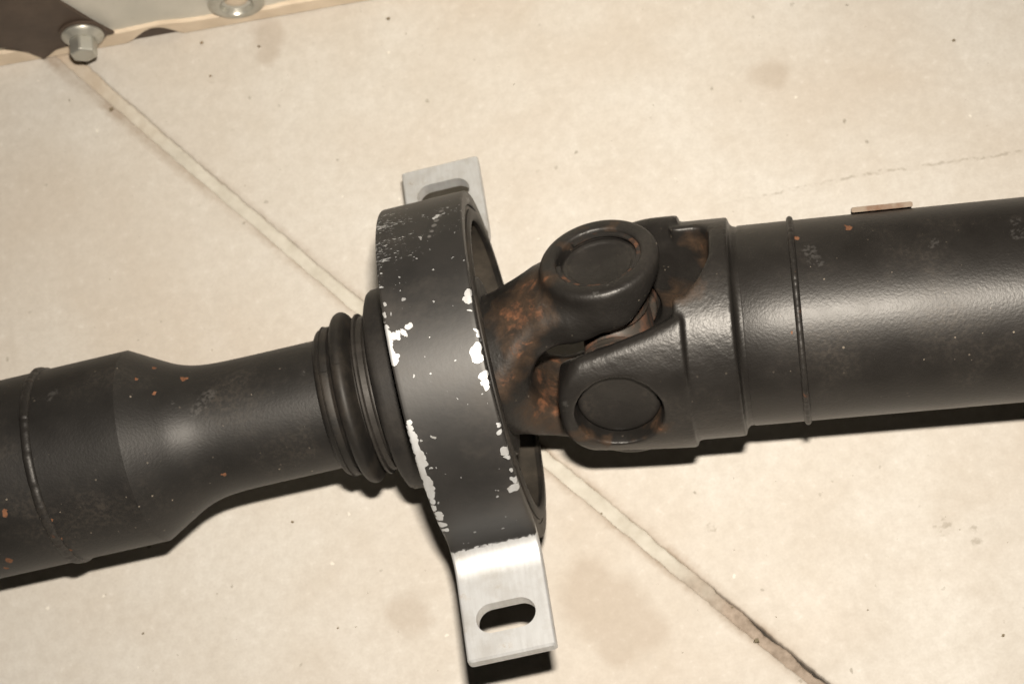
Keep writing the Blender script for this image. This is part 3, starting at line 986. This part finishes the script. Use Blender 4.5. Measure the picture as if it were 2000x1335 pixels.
def flange_bolt(x, z, yb):
    tr = Matrix.Translation((x * S, yb * S, z * S)) @ Matrix.Rotation(math.radians(90), 4, 'X')   # local z points out of the panel
    b = lathe('flange_bolt', [(0, 0), (0, 8.6), (0.8, 8.9), (1.4, 8.6), (2.2, 7.6), (3.4, 6.2), (3.6, 0)], M_zinc, box, tr, 72, axis='z', angle=30)
    vv, ff = [], []
    lev = [(2.6, 1.0), (9.2, 1.0), (9.8, 0.955), (10.15, 0.86)]
    n = 72
    for zz, k in lev:
        for i in range(n):
            a = 2 * math.pi * i / n
            hexr = 5.2 / math.cos((a + math.pi / 6) % (math.pi / 3) - math.pi / 6)
            r = min(hexr, 5.75) * (1.0 if k == 1.0 else k)
            if k != 1.0:
                r = min(r, 5.5 * k + 0.2)
            vv.append((r * math.cos(a), r * math.sin(a), zz))
    for j in range(len(lev) - 1):
        for i in range(n):
            ff.append((j * n + i, j * n + (i + 1) % n, (j + 1) * n + (i + 1) % n, (j + 1) * n + i))
    ff.append(tuple(range((len(lev) - 1) * n, len(lev) * n)))
    ff.append(tuple(range(n))[::-1])
    h = mesh_obj('hexagon_head', vv, ff, M_zinc, b, I4, True, 22)
    fix_normals(h.data)
    return b


flange_bolt(-143.5, 19.2, -4.4)
tr = Matrix.Translation((-143.5 * S, -3.1 * S, 19.2 * S)) @ Matrix.Rotation(math.radians(90), 4, 'X')
lathe('washer', [(0.05, 4.5), (0.05, 9.6), (0.4, 9.9), (1.0, 9.9), (1.25, 9.5), (1.25, 4.5)], M_gusset, box, tr, 72, axis='z', angle=40)
tr = Matrix.Translation((-77.5 * S, -0.1 * S, 17.0 * S)) @ Matrix.Rotation(math.radians(90), 4, 'X')
ey = lathe('eyelet', [(-3, 7.4), (0.2, 7.2), (0.6, 11.6), (1.2, 12.0), (2.0, 11.2), (2.9, 8.6), (2.6, 7.2), (1.6, 6.6), (-3, 6.6)], M_zinc, box, tr, 96, axis='z', angle=40)
lathe('plug', [(-6, 0), (-6, 6.5), (-1.2, 6.4), (-0.2, 5.4), (0.2, 3.0), (0.3, 0)], M_plinth, ey, I4, 72, axis='z', angle=40)

# ------------------------------------------------------------------ loose grit on the slabs
t = NT('grit')
M_grit = t.out(t.mix(t.noise(90, 3), (0.05, 0.06, 0.04), (0.30, 0.22, 0.14)), 0.8)
vv, ff = [], []


def crumb(x, y, r):
    k = len(vv)
    n = 6
    for zz, q in ((0.0, 1.0), (r * 0.7, 0.8)):
        for i in range(n):
            a = 2 * math.pi * i / n + random.uniform(-0.3, 0.3)
            rr = r * q * random.uniform(0.6, 1.25)
            vv.append((x + rr * math.cos(a), y + rr * math.sin(a) * 0.8, zz + 0.02))
    ff.append(tuple(k + n + i for i in range(n)))
    for i in range(n):
        ff.append((k + i, k + (i + 1) % n, k + n + (i + 1) % n, k + n + i))


for x, y, r in GRIT:
    crumb(x, y, r)
for _ in range(260):
    x, y = random.uniform(-230, 260), random.uniform(-150, 240)
    d = (np.array([x, y]) - JA) @ JN
    if abs(d) < 5:
        continue
    crumb(x, y, random.choice((0.12, 0.14, 0.16, 0.2, 0.28)))
o = mesh_obj('grit', vv, ff, M_grit, None, None, False)
tag(o, 'fine dark grit scattered over the concrete floor', 'grit', 'stuff')
